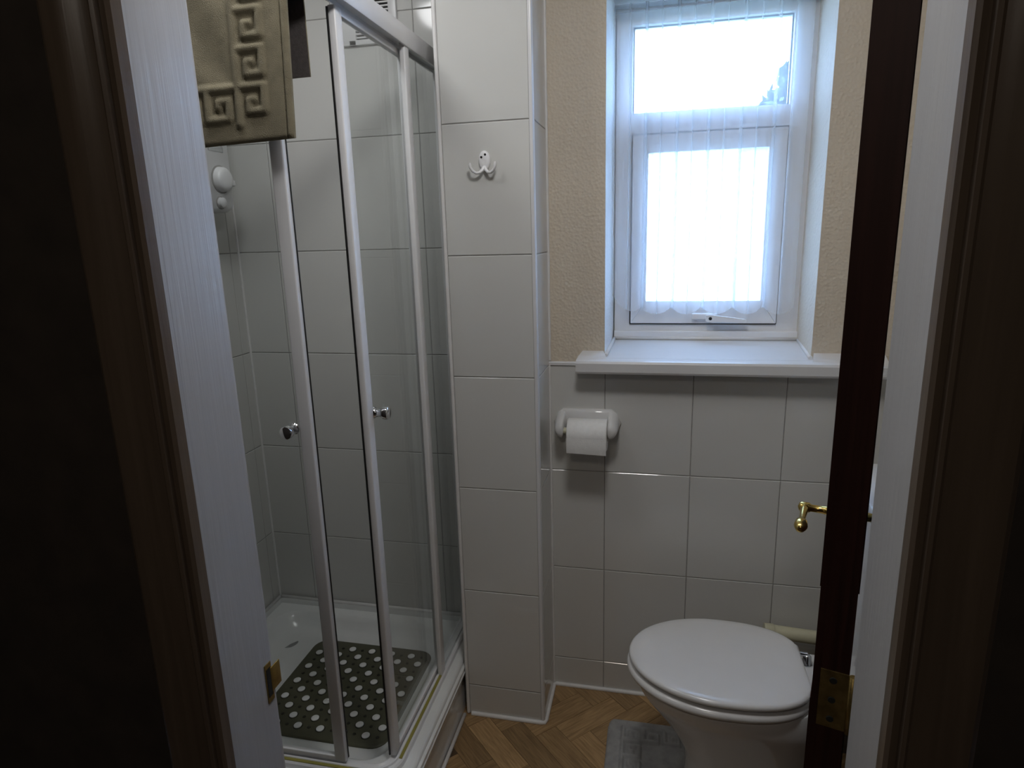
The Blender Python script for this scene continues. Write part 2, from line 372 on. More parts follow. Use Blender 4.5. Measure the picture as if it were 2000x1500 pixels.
# ------------------------------------------------------------------ doorway: painted lining, dark architraves
def rounded_poly(poly_pts): return poly_pts
R_ = 0.014
arc = [(JL-R_+R_*math.cos(a), YI-R_+R_*math.sin(a)) for a in [i*PI/2/6 for i in range(7)]]
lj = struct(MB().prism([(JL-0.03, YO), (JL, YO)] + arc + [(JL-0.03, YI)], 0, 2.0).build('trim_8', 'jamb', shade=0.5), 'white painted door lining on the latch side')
sp = MB(); sp.box((JL-0.0005, 0.670, 0.860), (JL+0.0012, 0.6835, 0.918)); sp.box((JL+0.0002, 0.680, 0.872), (JL+0.0018, 0.7025, 0.908), 0.0006)
k = sp.build('strike_plate', 'midbrass', lj); tag(k, 'brass strike plate')
B((JL+0.0003, 0.6715, 0.868), (JL+0.0016, 0.681, 0.911)).build('latch_hole', 'dark', lj)
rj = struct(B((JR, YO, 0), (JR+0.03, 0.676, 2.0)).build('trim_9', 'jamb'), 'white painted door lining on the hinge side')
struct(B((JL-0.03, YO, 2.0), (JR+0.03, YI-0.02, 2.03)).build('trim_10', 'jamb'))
def architrave(x, sgn, name, label):
    prof = [(-0.000, 0.012), (0.000, -0.002), (0.003, -0.006), (0.009, -0.006), (0.0105, -0.011), (0.0135, -0.013), (0.0165, -0.011), (0.0175, -0.007),
            (0.022, -0.008), (0.030, -0.0115), (0.038, -0.0165), (0.046, -0.0195), (0.054, -0.0205), (0.062, -0.0200), (0.067, -0.017), (0.068, 0.012)]
    mb = MB(); mb.prism([(x+sgn*u, YO+d) for u, d in prof], 0, 2.09)
    struct(mb.build(name, 'arch', shade=0.42), label)
architrave(JL+0.004, -1, 'trim_11', 'dark stained moulded architrave on the latch side')
architrave(JR-0.002, 1, 'trim_12', 'dark stained moulded architrave on the hinge side')

# door, swung open into the room so that only its hinge edge shows
az = math.radians(16.4); dd = Vector((math.sin(az), math.cos(az), 0)); dn = Vector((math.cos(az), -math.sin(az), 0))   # along the leaf, towards its right face
HR = Vector((0.2285, 0.712, 0)); DT, DL = 0.038, 0.655
def dp(along, across, z): return HR + dd*along + dn*across + Vector((0, 0, z))      # across: 0 right face, -DT left face
def dbox(a0, a1, c0, c1, z0, z1):
    return MB().add([dp(a, c_, z) for z in (z0, z1) for a, c_ in ((a0, c0), (a1, c0), (a1, c1), (a0, c1))],
                    [(0,3,2,1),(4,5,6,7),(0,1,5,4),(1,2,6,5),(2,3,7,6),(3,0,4,7)])
door = struct(dbox(0, DL, -DT, 0, 0.008, 1.985).build('door_1', 'door'), 'dark mahogany door standing open, seen edge-on')
for z0, z1 in ((0.12, 0.85), (1.02, 1.86)):      # raised panels on both faces
    for c0, c1 in ((-DT-0.004, -DT+0.001), (-0.001, 0.004)):
        dbox(0.11, DL-0.11, c0, c1, z0, z1).build('door_panel', 'door', door)
for zc_ in (0.937, 0.22, 1.78):
    h = dbox(-0.0012, 0.0015, -0.030, 0.0, zc_-0.038, zc_+0.038).build('hinge', 'oldbrass', door)
    MB().tube([dp(-0.002, 0.004, zc_-0.038), dp(-0.002, 0.004, zc_+0.038)], 0.0042, 10).build('hinge_knuckle', 'oldbrass', h)
    for dz in (-0.026, 0, 0.026):
        MB().lathe(dp(-0.001, -0.016, zc_+dz), -dd, [(0, 0.0042), (0.0008, 0.0042), (0.001, 0.003)], 12).build('hinge_screw', 'dark', h)
def lever(side, zl=0.925, al=0.595):
    n = dn if side > 0 else -dn; f0 = 0.0 if side > 0 else -DT
    root = dp(al, f0, zl)
    mb = MB(); mb.lathe(root, n, [(0, 0.022), (0.004, 0.022), (0.007, 0.017), (0.010, 0.0095), (0.03, 0.0075), (0.046, 0.0075), (0.050, 0.0105), (0.064, 0.0105), (0.068, 0.008), (0.071, 0.0)], 20)
    h = mb.build('lever_handle', 'brass', door); tag(h, 'brass lever handle')
    hub = root + n*0.057
    MB().tube([hub, hub-dd*0.018+Vector((0,0,0.001)), hub-dd*0.04, hub-dd*0.06-Vector((0,0,0.001)), hub-dd*0.066-Vector((0,0,0.0015)), hub-dd*0.074-Vector((0,0,0.002)), hub-dd*0.088-Vector((0,0,0.003)), hub-dd*0.099-Vector((0,0,0.004)), hub-dd*0.103-Vector((0,0,0.0045))],
              [0.009, 0.0078, 0.0065, 0.0062, 0.0075, 0.0115, 0.0125, 0.0085, 0.003], 16).build('lever_arm', 'brass', h)
lever(-1); lever(1)

# ------------------------------------------------------------------ window
win = struct(thing('window_1', None, None), 'white plastic window with a clear top light and an obscured lower sash')
YF, YB = 2.07, 2.125
FX0, FX1, FZ0, FZ1 = -0.128, 0.424, 1.142, 2.105
LX0, LX1 = -0.080, 0.356
def quad_slab(name, pts, n, t, m, parent):
    n = Vector(n)*t; v = [Vector(p) for p in pts]
    return MB().add(v+[p+n for p in v], [(0,1,2,3),(7,6,5,4)]+[(i,4+i,4+(i+1)%4,(i+1)%4) for i in range(4)]).build(name, m, parent)
quad_slab('reveal', [(RX0, DW+0.0055, 1.10), (FX0, YB, 1.10), (FX0, YB, RZ1), (RX0, DW+0.0055, RZ1)], (-1, 0, 0), 0.02, 'plaster', win)
quad_slab('reveal', [(RX1, DW+0.0055, 1.10), (FX1, YB, 1.10), (FX1, YB, RZ1), (RX1, DW+0.0055, RZ1)], (1, 0, 0), 0.02, 'plaster', win)
quad_slab('reveal', [(RX0-0.01, DW+0.002, RZ1), (FX0-0.01, YB, FZ1), (FX1+0.01, YB, FZ1), (RX1+0.01, DW+0.002, RZ1)], (0, 0, 1), 0.02, 'plaster', win)
fr = MB()
fr.box((FX0, YF, FZ0), (LX0, YB, FZ1), 0.003); fr.box((LX1, YF, FZ0), (FX1, YB, FZ1), 0.003)
fr.box((LX0-0.004, YF, FZ0), (LX1+0.004, YB, 1.190), 0.003); fr.box((LX0-0.004, YF, 2.052), (LX1+0.004, YB, FZ1), 0.003)
fr.box((LX0-0.004, YF, 1.757), (LX1+0.004, YB, 1.815), 0.003)
fr.box((FX0, YF-0.012, FZ0), (FX1, YF+0.004, 1.170), 0.003)
frame = fr.build('window_frame', 'pvc', win)
g = MB()
for a, b_ in (((LX0, YF+0.018, 1.815), (LX0+0.004, YF+0.02, 2.052)), ((LX1-0.004, YF+0.018, 1.815), (LX1, YF+0.02, 2.052)), ((LX0, YF+0.018, 1.815), (LX1, YF+0.02, 1.819)), ((LX0, YF+0.018, 2.048), (LX1, YF+0.02, 2.052))): g.box(a, b_)
g.build('glazing_gasket', 'black', frame)
B((LX0, YF+0.021, 1.812), (LX1, YF+0.025, 2.056)).build('glass_pane', 'pane', win)
# opening sash with mitred corners
SX0, SX1, SZ0, SZ1 = -0.0765, 0.3555, 1.194, 1.7535
GX0, GX1, GZ0, GZ1 = -0.031, 0.309, 1.262, 1.703
sash = bpy.data.objects.new('sash', None)
def member(o4, i4):
    mb = MB(); y0, y1, yb = YF-0.010, YF-0.002, YF+0.022
    v = []
    for (x, z), e in zip(o4+i4, (0, 0, 1, 1)):
        v.append((x, y0 if e == 0 else y1, z))
    v += [(x, yb, z) for x, y, z in v]
    mb.add(v, [(0,1,2,3),(4,5,6,7),(0,1,5,4),(1,2,6,5),(2,3,7,6),(3,0,4,7)]); return mb
q = 0.0006
sb = member([(SX0+q, SZ0), (SX1-q, SZ0)], [(GX1-q, GZ0), (GX0+q, GZ0)]).build('sash', 'pvc', win)
member([(SX1-q, SZ1), (SX0+q, SZ1)], [(GX0+q, GZ1), (GX1-q, GZ1)]).build('sash_rail', 'pvc', sb)
member([(SX0, SZ1-q), (SX0, SZ0+q)], [(GX0, GZ0+q), (GX0, GZ1-q)]).build('sash_rail', 'pvc', sb)
member([(SX1, SZ0+q), (SX1, SZ1-q)], [(GX1, GZ1-q), (GX1, GZ0+q)]).build('sash_rail', 'pvc', sb)
bpy.data.objects.remove(sash)
B((SX0-0.003, YF-0.0005, SZ0-0.003), (SX1+0.003, YF+0.002, SZ1+0.003)).build('shadow_seal', 'black', sb) if False else None
sg = MB(); sg.box((SX0-0.0035, YF-0.003, SZ0-0.0035), (SX0, YF+0.004, SZ1+0.003)); sg.box((SX1, YF-0.003, SZ0-0.0035), (SX1+0.0025, YF+0.004, SZ1+0.003)); sg.box((SX0, YF-0.003, SZ0-0.0035), (SX1, YF+0.004, SZ0)); sg.box((SX0, YF-0.001, SZ1), (SX1, YF+0.004, SZ1+0.002))
sg.build('sash_gasket', 'black', sb)
B((GX0-0.006, YF+0.008, GZ0-0.006), (GX1+0.006, YF+0.012, GZ1+0.006)).build('glass_pane', 'obscure', sb).data.name = 'obscured_pane'
hb = MB(); hb.box((0.108, YF-0.024, 1.207), (0.185, YF-0.006, 1.226), 0.004)
hd = hb.build('window_handle', 'pvc', sb)
MB().loft([[(x, YF-0.034-dy*hy, 1.213-(x-0.15)*0.07+hz*s) for dy, s in ((-1, -1), (1, -1), (1, 1), (-1, 1))] for x, hy, hz in ((0.150, 0.006, 0.009), (0.165, 0.008, 0.011), (0.19, 0.007, 0.0095), (0.23, 0.006, 0.007), (0.262, 0.005, 0.005), (0.268, 0.003, 0.003))], smooth=False).build('handle_lever', 'pvc', hd)
MB().lathe((0.163, YF-0.041, 1.2125), (0, -1, 0), [(0, 0.005), (0.0018, 0.005), (0.0022, 0.0035)], 14).build('lock_barrel', 'black', hd)
# sill: sloping painted board with nosing and two fillets
sm = MB()
sx0, sx1 = -0.220, 0.60
prof = [(1.803, 1.084), (1.800, 1.090), (1.800, 1.114), (1.803, 1.120), (1.812, 1.1215), (DW+0.02, 1.126), (DW+0.02, 1.082)]
rings = [[(x, y, z) for y, z in prof] for x in (sx0, sx1)]
sm.loft(rings, smooth=False)
n5 = 8
sm.add([(RX0-0.002, DW, 1.10), (RX1+0.004, DW, 1.10), (FX1+0.004, YB, 1.10), (FX0-0.004, YB, 1.10), (RX0-0.002, DW-0.02, 1.1235), (RX1+0.004, DW-0.02, 1.1235), (FX1+0.004, YB, 1.147), (FX0-0.004, YB, 1.147)],
       [(0,3,2,1),(4,5,6,7),(0,1,5,4),(1,2,6,5),(2,3,7,6),(3,0,4,7)])
sill = sm.build('window_sill', 'gloss', win)
def fillet(x0, x1):
    mb = MB(); p = lambda i0, i1: [(i0, 1.808, 1.119), (i0+0.004, 1.830, 1.1315), (i0+0.012, DW+0.003, 1.1405), (i1-0.004, DW+0.003, 1.1405), (i1+0.004, 1.838, 1.1315), (i1+0.009, 1.822, 1.119)]
    top = p(x0, x1); mb.add(top+[(x, y, 1.11) for x, y, z in top], [(0,1,4,5),(1,2,3,4)]+[(i, 6+i, 6+(i+1)%6, (i+1)%6) for i in range(6)]+[(11,10,9,8,7,6)])
    mb.build('sill_fillet', 'gloss', win)
fillet(-0.218, -0.142)
mb = MB(); top = [(0.414, 1.822, 1.119), (0.418, 1.838, 1.1315), (0.424, DW+0.003, 1.1405), (0.60, DW+0.003, 1.1405), (0.60, 1.808, 1.119)]
mb.add(top+[(x, y, 1.11) for x, y, z in top], [(0,1,2,3,4)]+[(i, 5+i, 5+(i+1)%5, (i+1)%5) for i in range(5)]+[(9,8,7,6,5)]); mb.build('sill_fillet', 'gloss', win)
for a, b_ in ((FX0+0.002, RX0+0.003), (FX1-0.002, RX1-0.003)):   # sealant down the inner corners of the sill
    MB().tube([(a, YF-0.004, 1.146), (b_, DW-0.006, 1.1275)], 0.006, 8).build('sealant', 'bead', win)
MB().tube([(FX0+0.002, YF-0.010, 1.147), (FX1-0.002, YF-0.010, 1.147)], 0.006, 8).build('sealant', 'bead', win)

# net curtain on a wire: flat gauze taken in by narrow stitched pleats, scalloped hem
cur = thing('net_curtain', 'white pleated net curtain with a scalloped hem across the window', 'curtain', loc=(0.13, 2.035, 1.23))
path = []; x = -0.124; pitch = 0.0885; nxt = -0.107; YC = 2.034
marks = []
xx = -0.132
while xx < 0.392:
    marks.append(xx); xx += 0.0885/2
for i, m0 in enumerate(marks):
    wdt = 0.007 if i % 2 else 0.0028
    n = 7
    for j in range(n): path.append((m0 + (0.0885/2)*j/n, YC + 0.003*math.sin(j/n*PI) + 0.0016*math.sin(i*2.3+j)))
    e = m0 + 0.0885/2
    path += [(e, YC), (e+wdt, YC-0.002), (e+wdt*0.5, YC-0.0035), (e-wdt*0.4, YC-0.0045), (e+wdt*0.3, YC-0.006), (e+wdt, YC-0.003)] if e < 0.38 else [(e, YC)]
ZT = 2.100
def hem(xv, k):
    ph = ((xv+0.132)/0.0885*1.0) % 1.0
    b = 1.2265 + 0.022*(abs(2*ph-1))**2.4
    return b + max(0, -0.06-xv)*0.55
nz = 26; rows = []
for k in range(nz):
    f = k/(nz-1); ring = []
    for i, (px_, py_) in enumerate(path):
        zb = hem(px_, i); z = zb + (ZT-zb)*f
        sway = 0.004*math.sin(px_*40+2)*(1-f)
        ring.append((px_+0.003*math.sin(f*3+px_*9)*(1-f), py_+sway, z))
    rows.append(ring)
cm = MB(); cm.loft(rows, False, False, True, close=False)
child_of(cm.build('net', 'net'), cur)
hm = MB()   # double thickness heading
hm.loft([[(a, b_-0.0015, z) for a, b_ in path] for z in (2.070, 2.100)], False, False, True, close=False); child_of(hm.build('heading', 'net'), cur)
child_of(MB().tube([(FX0-0.001, YC-0.001, 2.083), (FX1-0.002, YC-0.001, 2.083)], 0.0045, 10).build('rod', 'plastic'), cur)

# ------------------------------------------------------------------ outside
struct(B((-14, 2.3, -0.9), (16, 22, -0.8)).build('ground', 'ground'))
tree = thing('tree', 'green leafy tree outside at the right of the window', 'tree', loc=(1.75, 6.2, -0.8))
lf = MB(); rnd = random.Random(3)
cls = [(1.17, 6.1, 2.22, 0.46), (1.24, 6.1, 2.50, 0.36), (1.70, 6.3, 2.6, 0.5), (1.28, 6.1, 1.6, 0.55), (1.2, 6.1, 0.95, 0.6), (1.9, 6.3, 1.4, 0.7), (1.9, 6.3, 0.6, 0.6)]
for cx, cy, cz, r in cls:
    for i in range(int(3200*r)):
        v = Vector((rnd.gauss(0, 1), rnd.gauss(0, 1), rnd.gauss(0, 1))).normalized()*r*rnd.uniform(0.35, 1.0)**0.6
        p = Vector((cx, cy, cz))+v; a = Vector((rnd.gauss(0, 1), rnd.gauss(0, 1), rnd.gauss(0, 1))).normalized(); b_ = a.orthogonal().normalized(); s_ = rnd.uniform(0.04, 0.075)
        lf.add([p-a*s_, p+b_*s_*0.5, p+a*s_, p-b_*s_*0.5], [(0, 1, 2, 3)])
o = child_of(lf.build('foliage', 'leaf'), tree); o['kind'] = 'stuff'
child_of(MB().tube([(1.8, 6.2, -0.8), (1.78, 6.2, 0.4), (1.72, 6.2, 1.6), (1.7, 6.2, 2.4)], [0.11, 0.09, 0.06, 0.02], 10).build('trunk', 'bark'), tree)

# ------------------------------------------------------------------ shower tray
GX, GY = -0.615, 1.225            # planes of the two glass sides
TX1, TY0 = -0.557, 1.165          # outer edges of the tray
tray = thing('shower_tray', 'white raised shower tray with a fluted lip and flat skirt', 'shower tray', loc=(-0.95, 1.53, 0))
def rrect(x0, x1, y0, y1, r, z, n=6, rs=None):
    pts = []; rs = rs or (r, r, r, r)
    for (cx, cy, a0), rr in zip(((x1, y0, -PI/2), (x1, y1, 0), (x0, y1, PI/2), (x0, y0, PI)), rs):
        sx = -1 if cx == x1 else 1; sy = 1 if cy == y0 else -1
        for i in range(n+1):
            a = a0 + PI/2*i/n; pts.append((cx+sx*rr+rr*math.cos(a), cy+sy*rr+rr*math.sin(a), z))
    return pts
def tring(inset, z, r): return rrect(XL+0.001, TX1-inset, TY0+inset, DS-0.001, r, z, 6, (r, 0.002, 0.002, 0.002))
def iring(m, z, r): return rrect(XL+0.045+m, GX-0.030-m, GY+0.035+m, DS-0.045-m, r, z)
tb = MB()
body = [tring(0.012, 0.0, 0.03), tring(0.012, 0.132, 0.03), tring(0.002, 0.137, 0.03), tring(0.0, 0.141, 0.03), tring(0.0, 0.147, 0.03), tring(0.004, 0.150, 0.03), tring(0.004, 0.153, 0.03), tring(0.001, 0.156, 0.03),
        tring(0.002, 0.162, 0.03), tring(0.009, 0.165, 0.03), tring(0.010, 0.170, 0.03), tring(0.014, 0.175, 0.03), tring(0.022, 0.178, 0.03), tring(0.040, 0.1785, 0.03),
        iring(0, 0.178, 0.07), iring(0.006, 0.175, 0.07), iring(0.015, 0.162, 0.075), iring(0.028, 0.140, 0.08), iring(0.045, 0.128, 0.085), iring(0.08, 0.124, 0.09), iring(0.2, 0.120, 0.05)]
tb.loft(body, True, True)
child_of(tb.build('tray_body', 'acrylic', shade=0.9), tray)
us = MB(); us.box((XL+0.0005, DS-0.014, 0.176), (PX0-0.002, DS-0.0005, 0.200), 0.003); us.box((XL+0.0005, TY0+0.06, 0.176), (XL+0.014, DS-0.001, 0.200), 0.003)
child_of(us.build('upstand', 'acrylic'), tray)
MBs = MB().tube([(XL+0.014, DS-0.008, 0.201), (PX0-0.01, DS-0.008, 0.201)], 0.0065, 8); child_of(MBs.build('sealant', 'bead'), tray)
child_of(MB().tube([(XL+0.008, TY0+0.1, 0.201), (XL+0.008, DS-0.014, 0.201)], 0.0065, 8).build('sealant', 'bead'), tray)
child_of(MB().tube([(TX1-0.004, TY0+0.03, 0.003), (TX1-0.004, DC-0.01, 0.003)], 0.006, 8).build('floor_sealant', 'bead'), tray)
child_of(MB().lathe((-1.22, 1.75, 0.1195), (0, 0, 1), [(0, 0.045), (0.003, 0.045), (0.005, 0.036), (0.005, 0.0)], 24).build('drain_cover', 'chrome'), tray)

# ------------------------------------------------------------------ shower enclosure
enc = thing('shower_enclosure', 'white framed corner shower enclosure with two sliding glass doors', 'shower enclosure', loc=(GX, GY, 0.178))
def eb_(name, mb, m, parent=enc, shade=None):
    o = mb.build(name, m, None, shade)
    if parent is enc: child_of(o, enc)
    else:
        o.parent = parent
    return o
RT0, RT1 = 1.926, 1.974
def rail_sweep(prof, rc, nseg=8):
    """profile (outward offset, z) swept along the front side, round the corner and along the right side"""
    rings = []
    rings.append([(XL+0.003, GY-u, z) for u, z in prof])
    for i in range(nseg+1):
        a = -PI/2 + PI/2*i/nseg
        cx, cy = GX-rc, GY+rc
        rings.append([(cx+(rc+u)*math.cos(a), cy+(rc+u)*math.sin(a), z) for u, z in prof])
    rings.append([(GX+u, DS-0.003, z) for u, z in prof])
    return MB().loft(rings, True, True, True)
top = [(-0.020, RT0+0.004), (-0.020, RT1-0.006), (-0.014, RT1), (0.012, RT1), (0.018, RT1-0.004), (0.020, RT1-0.010), (0.020, RT0+0.003), (0.018, RT0), (0.013, RT0), (0.013, RT0+0.012), (-0.016, RT0+0.012), (-0.016, RT0+0.004)]
eb_('top_rail', rail_sweep(top, 0.055), 'white', shade=0.6)
bot = [(-0.020, 0.1775), (-0.020, 0.192), (-0.016, 0.1935), (-0.011, 0.190), (0.000, 0.190), (0.001, 0.1985), (0.005, 0.1985), (0.007, 0.194), (0.014, 0.194), (0.018, 0.190), (0.020, 0.1775)]
eb_('bottom_track', rail_sweep(bot, 0.055), 'white', shade=0.6)
YE0 = 1.588
gs = [(0.006, 0.1938), (0.006, 0.1965), (0.0135, 0.1965), (0.0135, 0.1938)]
eb_('track_strip', MB().loft([[(GX+u, y, z) for u, z in gs] for y in (GY+0.045, YE0)], True, True, False), 'goldstrip')
eb_('track_strip', MB().loft([[(x, GY-u, z) for u, z in gs] for x in (XL+0.03, GX-0.06)], True, True, False), 'goldstrip')
# uprights against the walls
eb_('wall_profile', B((GX-0.014, DS-0.028, 0.19), (GX+0.014, DS-0.002, RT0+0.01), 0.003), 'white')
eb_('wall_profile', B((XL+0.002, GY-0.014, 0.19), (XL+0.028, GY+0.014, RT0+0.01), 0.003), 'white')
Z0, Z1 = 0.199, RT0+0.008
# right side: fixed panel, then the door inside it, pushed a little open
YE = 1.588
fp = eb_('fixed_panel', B((GX+0.001, YE, Z0-0.004), (GX+0.015, YE+0.030, Z1), 0.003), 'white')
eb_('glass_pane', B((GX+0.005, YE+0.01, Z0-0.004), (GX+0.010, DS-0.01, Z1)), 'showerglass', fp)
YD = 1.270
sd = eb_('sliding_door', B((GX-0.019, YD, Z0), (GX-0.002, YD+0.030, Z1-0.012), 0.0035), 'white')
eb_('door_stile', B((GX-0.017, YE+0.028, Z0), (GX-0.004, YE+0.046, Z1-0.012), 0.003), 'white', sd)
eb_('door_rail', B((GX-0.017, YD+0.026, Z1-0.026), (GX-0.003, YE+0.03, Z1-0.012), 0.002), 'white', sd)
eb_('door_rail', B((GX-0.017, YD+0.026, Z0), (GX-0.003, YE+0.03, Z0+0.014), 0.002), 'white', sd)
eb_('glass_pane', B((GX-0.013, YD+0.015, Z0+0.006), (GX-0.008, YE+0.035, Z1-0.018)), 'showerglass', sd)
eb_('magnetic_seal', B((GX-0.0195, YD-0.003, Z0+0.004), (GX-0.0160, YD+0.0015, Z1-0.016)), 'black', sd)
# front side: fixed panel out of sight on the left, door slid open
XE = -1.02
fp2 = eb_('fixed_panel', B((XE-0.022, GY-0.015, Z0-0.004), (XE, GY-0.001, Z1), 0.003), 'white')
eb_('glass_pane', B((XL+0.01, GY-0.010, Z0-0.004), (XE-0.01, GY-0.005, Z1)), 'showerglass', fp2)
XD = -0.7335
sd2 = eb_('sliding_door', B((XD-0.030, GY+0.002, Z0), (XD, GY+0.019, Z1-0.012), 0.0035), 'white')
eb_('door_stile', B((XE-0.07, GY+0.004, Z0), (XE-0.052, GY+0.017, Z1-0.012), 0.003), 'white', sd2)
eb_('door_rail', B((XE-0.06, GY+0.003, Z1-0.026), (XD-0.026, GY+0.017, Z1-0.012), 0.002), 'white', sd2)
eb_('door_rail', B((XE-0.06, GY+0.003, Z0), (XD-0.026, GY+0.017, Z0+0.014), 0.002), 'white', sd2)
eb_('glass_pane', B((XE-0.06, GY+0.008, Z0+0.006), (XD-0.015, GY+0.013, Z1-0.018)), 'showerglass', sd2)
eb_('magnetic_seal', B((XD-0.0005, GY+0.015, Z0+0.004), (XD+0.0016, GY+0.0185, Z1-0.016)), 'black', sd2)
knob = [(0, 0.0125), (0.003, 0.0135), (0.005, 0.012), (0.010, 0.0095), (0.020, 0.0095), (0.024, 0.0125), (0.026, 0.0145), (0.034, 0.0150), (0.037, 0.0142), (0.0385, 0.012), (0.039, 0.0)]
for par, base, ax in ((sd, (GX-0.008, 1.310, 1.093), (1, 0, 0)), (sd2, (-0.7785, GY+0.008, 1.073), (0, -1, 0))):
    kn = eb_('door_knob', MB().lathe(base, ax, knob, 28), 'chrome', par, 0.7); tag(kn, 'round chrome door knob')

# ------------------------------------------------------------------ non-slip mat in the tray
sm_ = thing('shower_mat', 'olive rubber non-slip mat dotted with white discs in the shower tray', 'shower mat', loc=(-0.9, 1.565, 0.1245))
m0 = (-1.112, -0.692, 1.352, 1.776); rr = 0.045; zt = 0.1245
mm = MB(); mm.loft([rrect(*m0, rr, zt), rrect(*m0, rr, zt+0.004), rrect(m0[0]+0.002, m0[1]-0.002, m0[2]+0.002, m0[3]-0.002, rr, zt+0.0065), rrect(m0[0]+0.004, m0[1]-0.004, m0[2]+0.004, m0[3]-0.004, rr, zt+0.007)])
child_of(mm.build('mat_body', 'olive', shade=0.7), sm_)
dm = MB().lathe((0, 0, 0), (0, 0, 1), [(0, 0.0114), (0.0022, 0.0114), (0.0028, 0.0107), (0.003, 0.0)], 20).mesh('white_dot', 'dot')
rm = MB(); rm.lathe((0, 0, 0), (0, 0, 1), [(0, 0.0138), (0.0007, 0.0138), (0.0008, 0.0)], 20); rmesh = rm.mesh('dot_ring', 'olive_dark')
pm2 = MB()
for i in range(-5, 6):
    for j in range(-6, 5):
        x, y = -0.900+0.0348*i, 1.5985+0.0349*j
        if (i+j) % 2 == 0:
            for nm, me, dz in (('dot_ring', rmesh, 0.0069), ('white_dot', dm, 0.0072)):
                o = bpy.data.objects.new(nm, me); COL.objects.link(o); o.location = (x, y, zt+dz); child_of(o, sm_)
        else:
            pm2.lathe((x, y, zt+0.0069), (0, 0, 1), [(0, 0.0052), (0.0010, 0.0048), (0.0014, 0.003), (0.0015, 0.0)], 10)
o = child_of(pm2.build('grip_buttons', 'olive_dark', shade=0.6), sm_); o['kind'] = 'stuff'

# ------------------------------------------------------------------ sculpted mats: greek key raised out of the pile
def seg_dist(px_, py_, segs):
    best = 9.0
    for ax, ay, bx, by in segs:
        dx, dy = bx-ax, by-ay; t = ((px_-ax)*dx+(py_-ay)*dy)/(dx*dx+dy*dy+1e-12); t = 0 if t < 0 else 1 if t > 1 else t
        d = (px_-ax-t*dx)**2+(py_-ay-t*dy)**2
        if d < best: best = d
    return math.sqrt(best)
def key_unit(ox, oy, ux, uy, vx, vy, s, p):
    """one meander, u along the border, v across it"""
    P = [(0, 0.0), (0, 1.0), (0.68, 1.0), (0.68, 0.42), (0.36, 0.42), (0.36, 0.60)]
    pts = [(ox+ux*a*p+vx*b*s, oy+uy*a*p+vy*b*s) for a, b in P]
    pts2 = pts + []
    segs = [(*a, *b) for a, b in zip(pts, pts[1:])]
    e = (ox+ux*p, oy+uy*p); segs.append((ox, oy, *e)); return segs
def bump_h(d, hw, h): return h*max(0.0, 1-(d/hw)**2)**0.8 if d < hw else 0.0

# khaki bath mat folded over the front rail
bmat = thing('bath_mat', 'khaki bath mat with a sculpted key border hung over the shower rail', 'bath mat', loc=(-0.93, GY-0.02, 1.66))
ML, MR, MBT = -1.19, -0.683, 1.672
segs = []
for k in range(6):       # up the right border
    segs += key_unit(-0.793, 1.771+0.0655*(k), 0, -1, 1, 0, 0.054, 0.0655)
for k in range(8):       # along the bottom border
    segs += key_unit(-0.793-0.066*(k+1), 1.771, 1, 0, 0, -1, 0.054, 0.066)
segs += [(-0.793, 1.90, -0.793, 2.0)]
nu, nv = 230, 150
def mat_profile(s):
    """arc length s from the front hem: point on the folded sheet and outward normal (y, z, ny, nz)"""
    ztop = RT1+0.004; f1 = ztop-MBT-0.004; rr_ = 0.026
    yfr, yba = GY-0.028, GY+0.028
    if s < f1: return (yfr-0.004*(1-s/f1), MBT+s, -1, 0)
    a = (s-f1)/rr_
    if a < PI: return (GY-0.028*math.cos(a), MBT+f1+0.012*math.sin(a), -math.cos(a), math.sin(a))
    return (yba, MBT+f1-(s-f1-PI*rr_), 1, 0)
F1 = RT1-MBT; STOT = F1+PI*0.026+(RT1-1.792)
front = MB(); rows = []; back = []
for iv in range(nv+1):
    s = STOT*iv/nv; y, z, ny, nz = mat_profile(s); rf, rb = [], []
    flat = s < F1
    for iu in range(nu+1):
        u = iu/nu; x = ML+(MR-ML)*u
        edge = min((MR-x)/0.006, s/0.006, (STOT-s)/0.006, 1.0); th = 0.0035+0.0045*max(0, edge)**0.5
        hgt = 0.0
        if flat:
            hgt = bump_h(seg_dist(x, z, segs), 0.0088, 0.0060)
            dxe = MR-x
            hgt += 0.0025 if dxe < 0.012 else 0.0                               # stitched hem
            hgt -= 0.003*math.exp(-((dxe-0.0125)/0.0018)**2)
            hgt += 0.003*math.sin((x+z*0.8)*38)*min(1, max(0, (-0.80-x)/0.03))*min(1, max(0, (z-1.77)/0.03))
        wave = 0.0035*math.sin(x*17+1.0)*max(0, 1-s/F1) if flat else 0.002*math.sin(x*30)
        skew = (MR-x)*0.0 + (0.012*(s/F1) if flat else 0.012)*u
        slope = -0.020*(1-u)*max(0, 1-s/F1) if flat else 0.0
        t_ = th+hgt
        rf.append((x+skew, y+ny*t_+wave, z+nz*t_+slope)); rb.append((x+skew, y+wave, z+slope))
    rows.append(rf); back.append(rb)
front.loft(rows, False, False, True, close=False)
edge1 = [[a, b_] for a, b_ in zip([r[-1] for r in rows], [r[-1] for r in back])]
front.loft(edge1, False, False, False, close=False)
front.loft([rows[0], back[0]], False, False, False, close=False); front.loft([rows[-1], back[-1]], False, False, False, close=False)
child_of(front.build('pile', 'khaki'), bmat)
bk = MB(); bk.loft([[(x, y+(0.0006 if i > nv*0.55 and False else 0), z) for x, y, z in r] for i, r in enumerate(back)], False, False, True, close=False)
o = child_of(bk.build('backing', 'backing'), bmat); tag(o, 'dark brown backing of the mat')

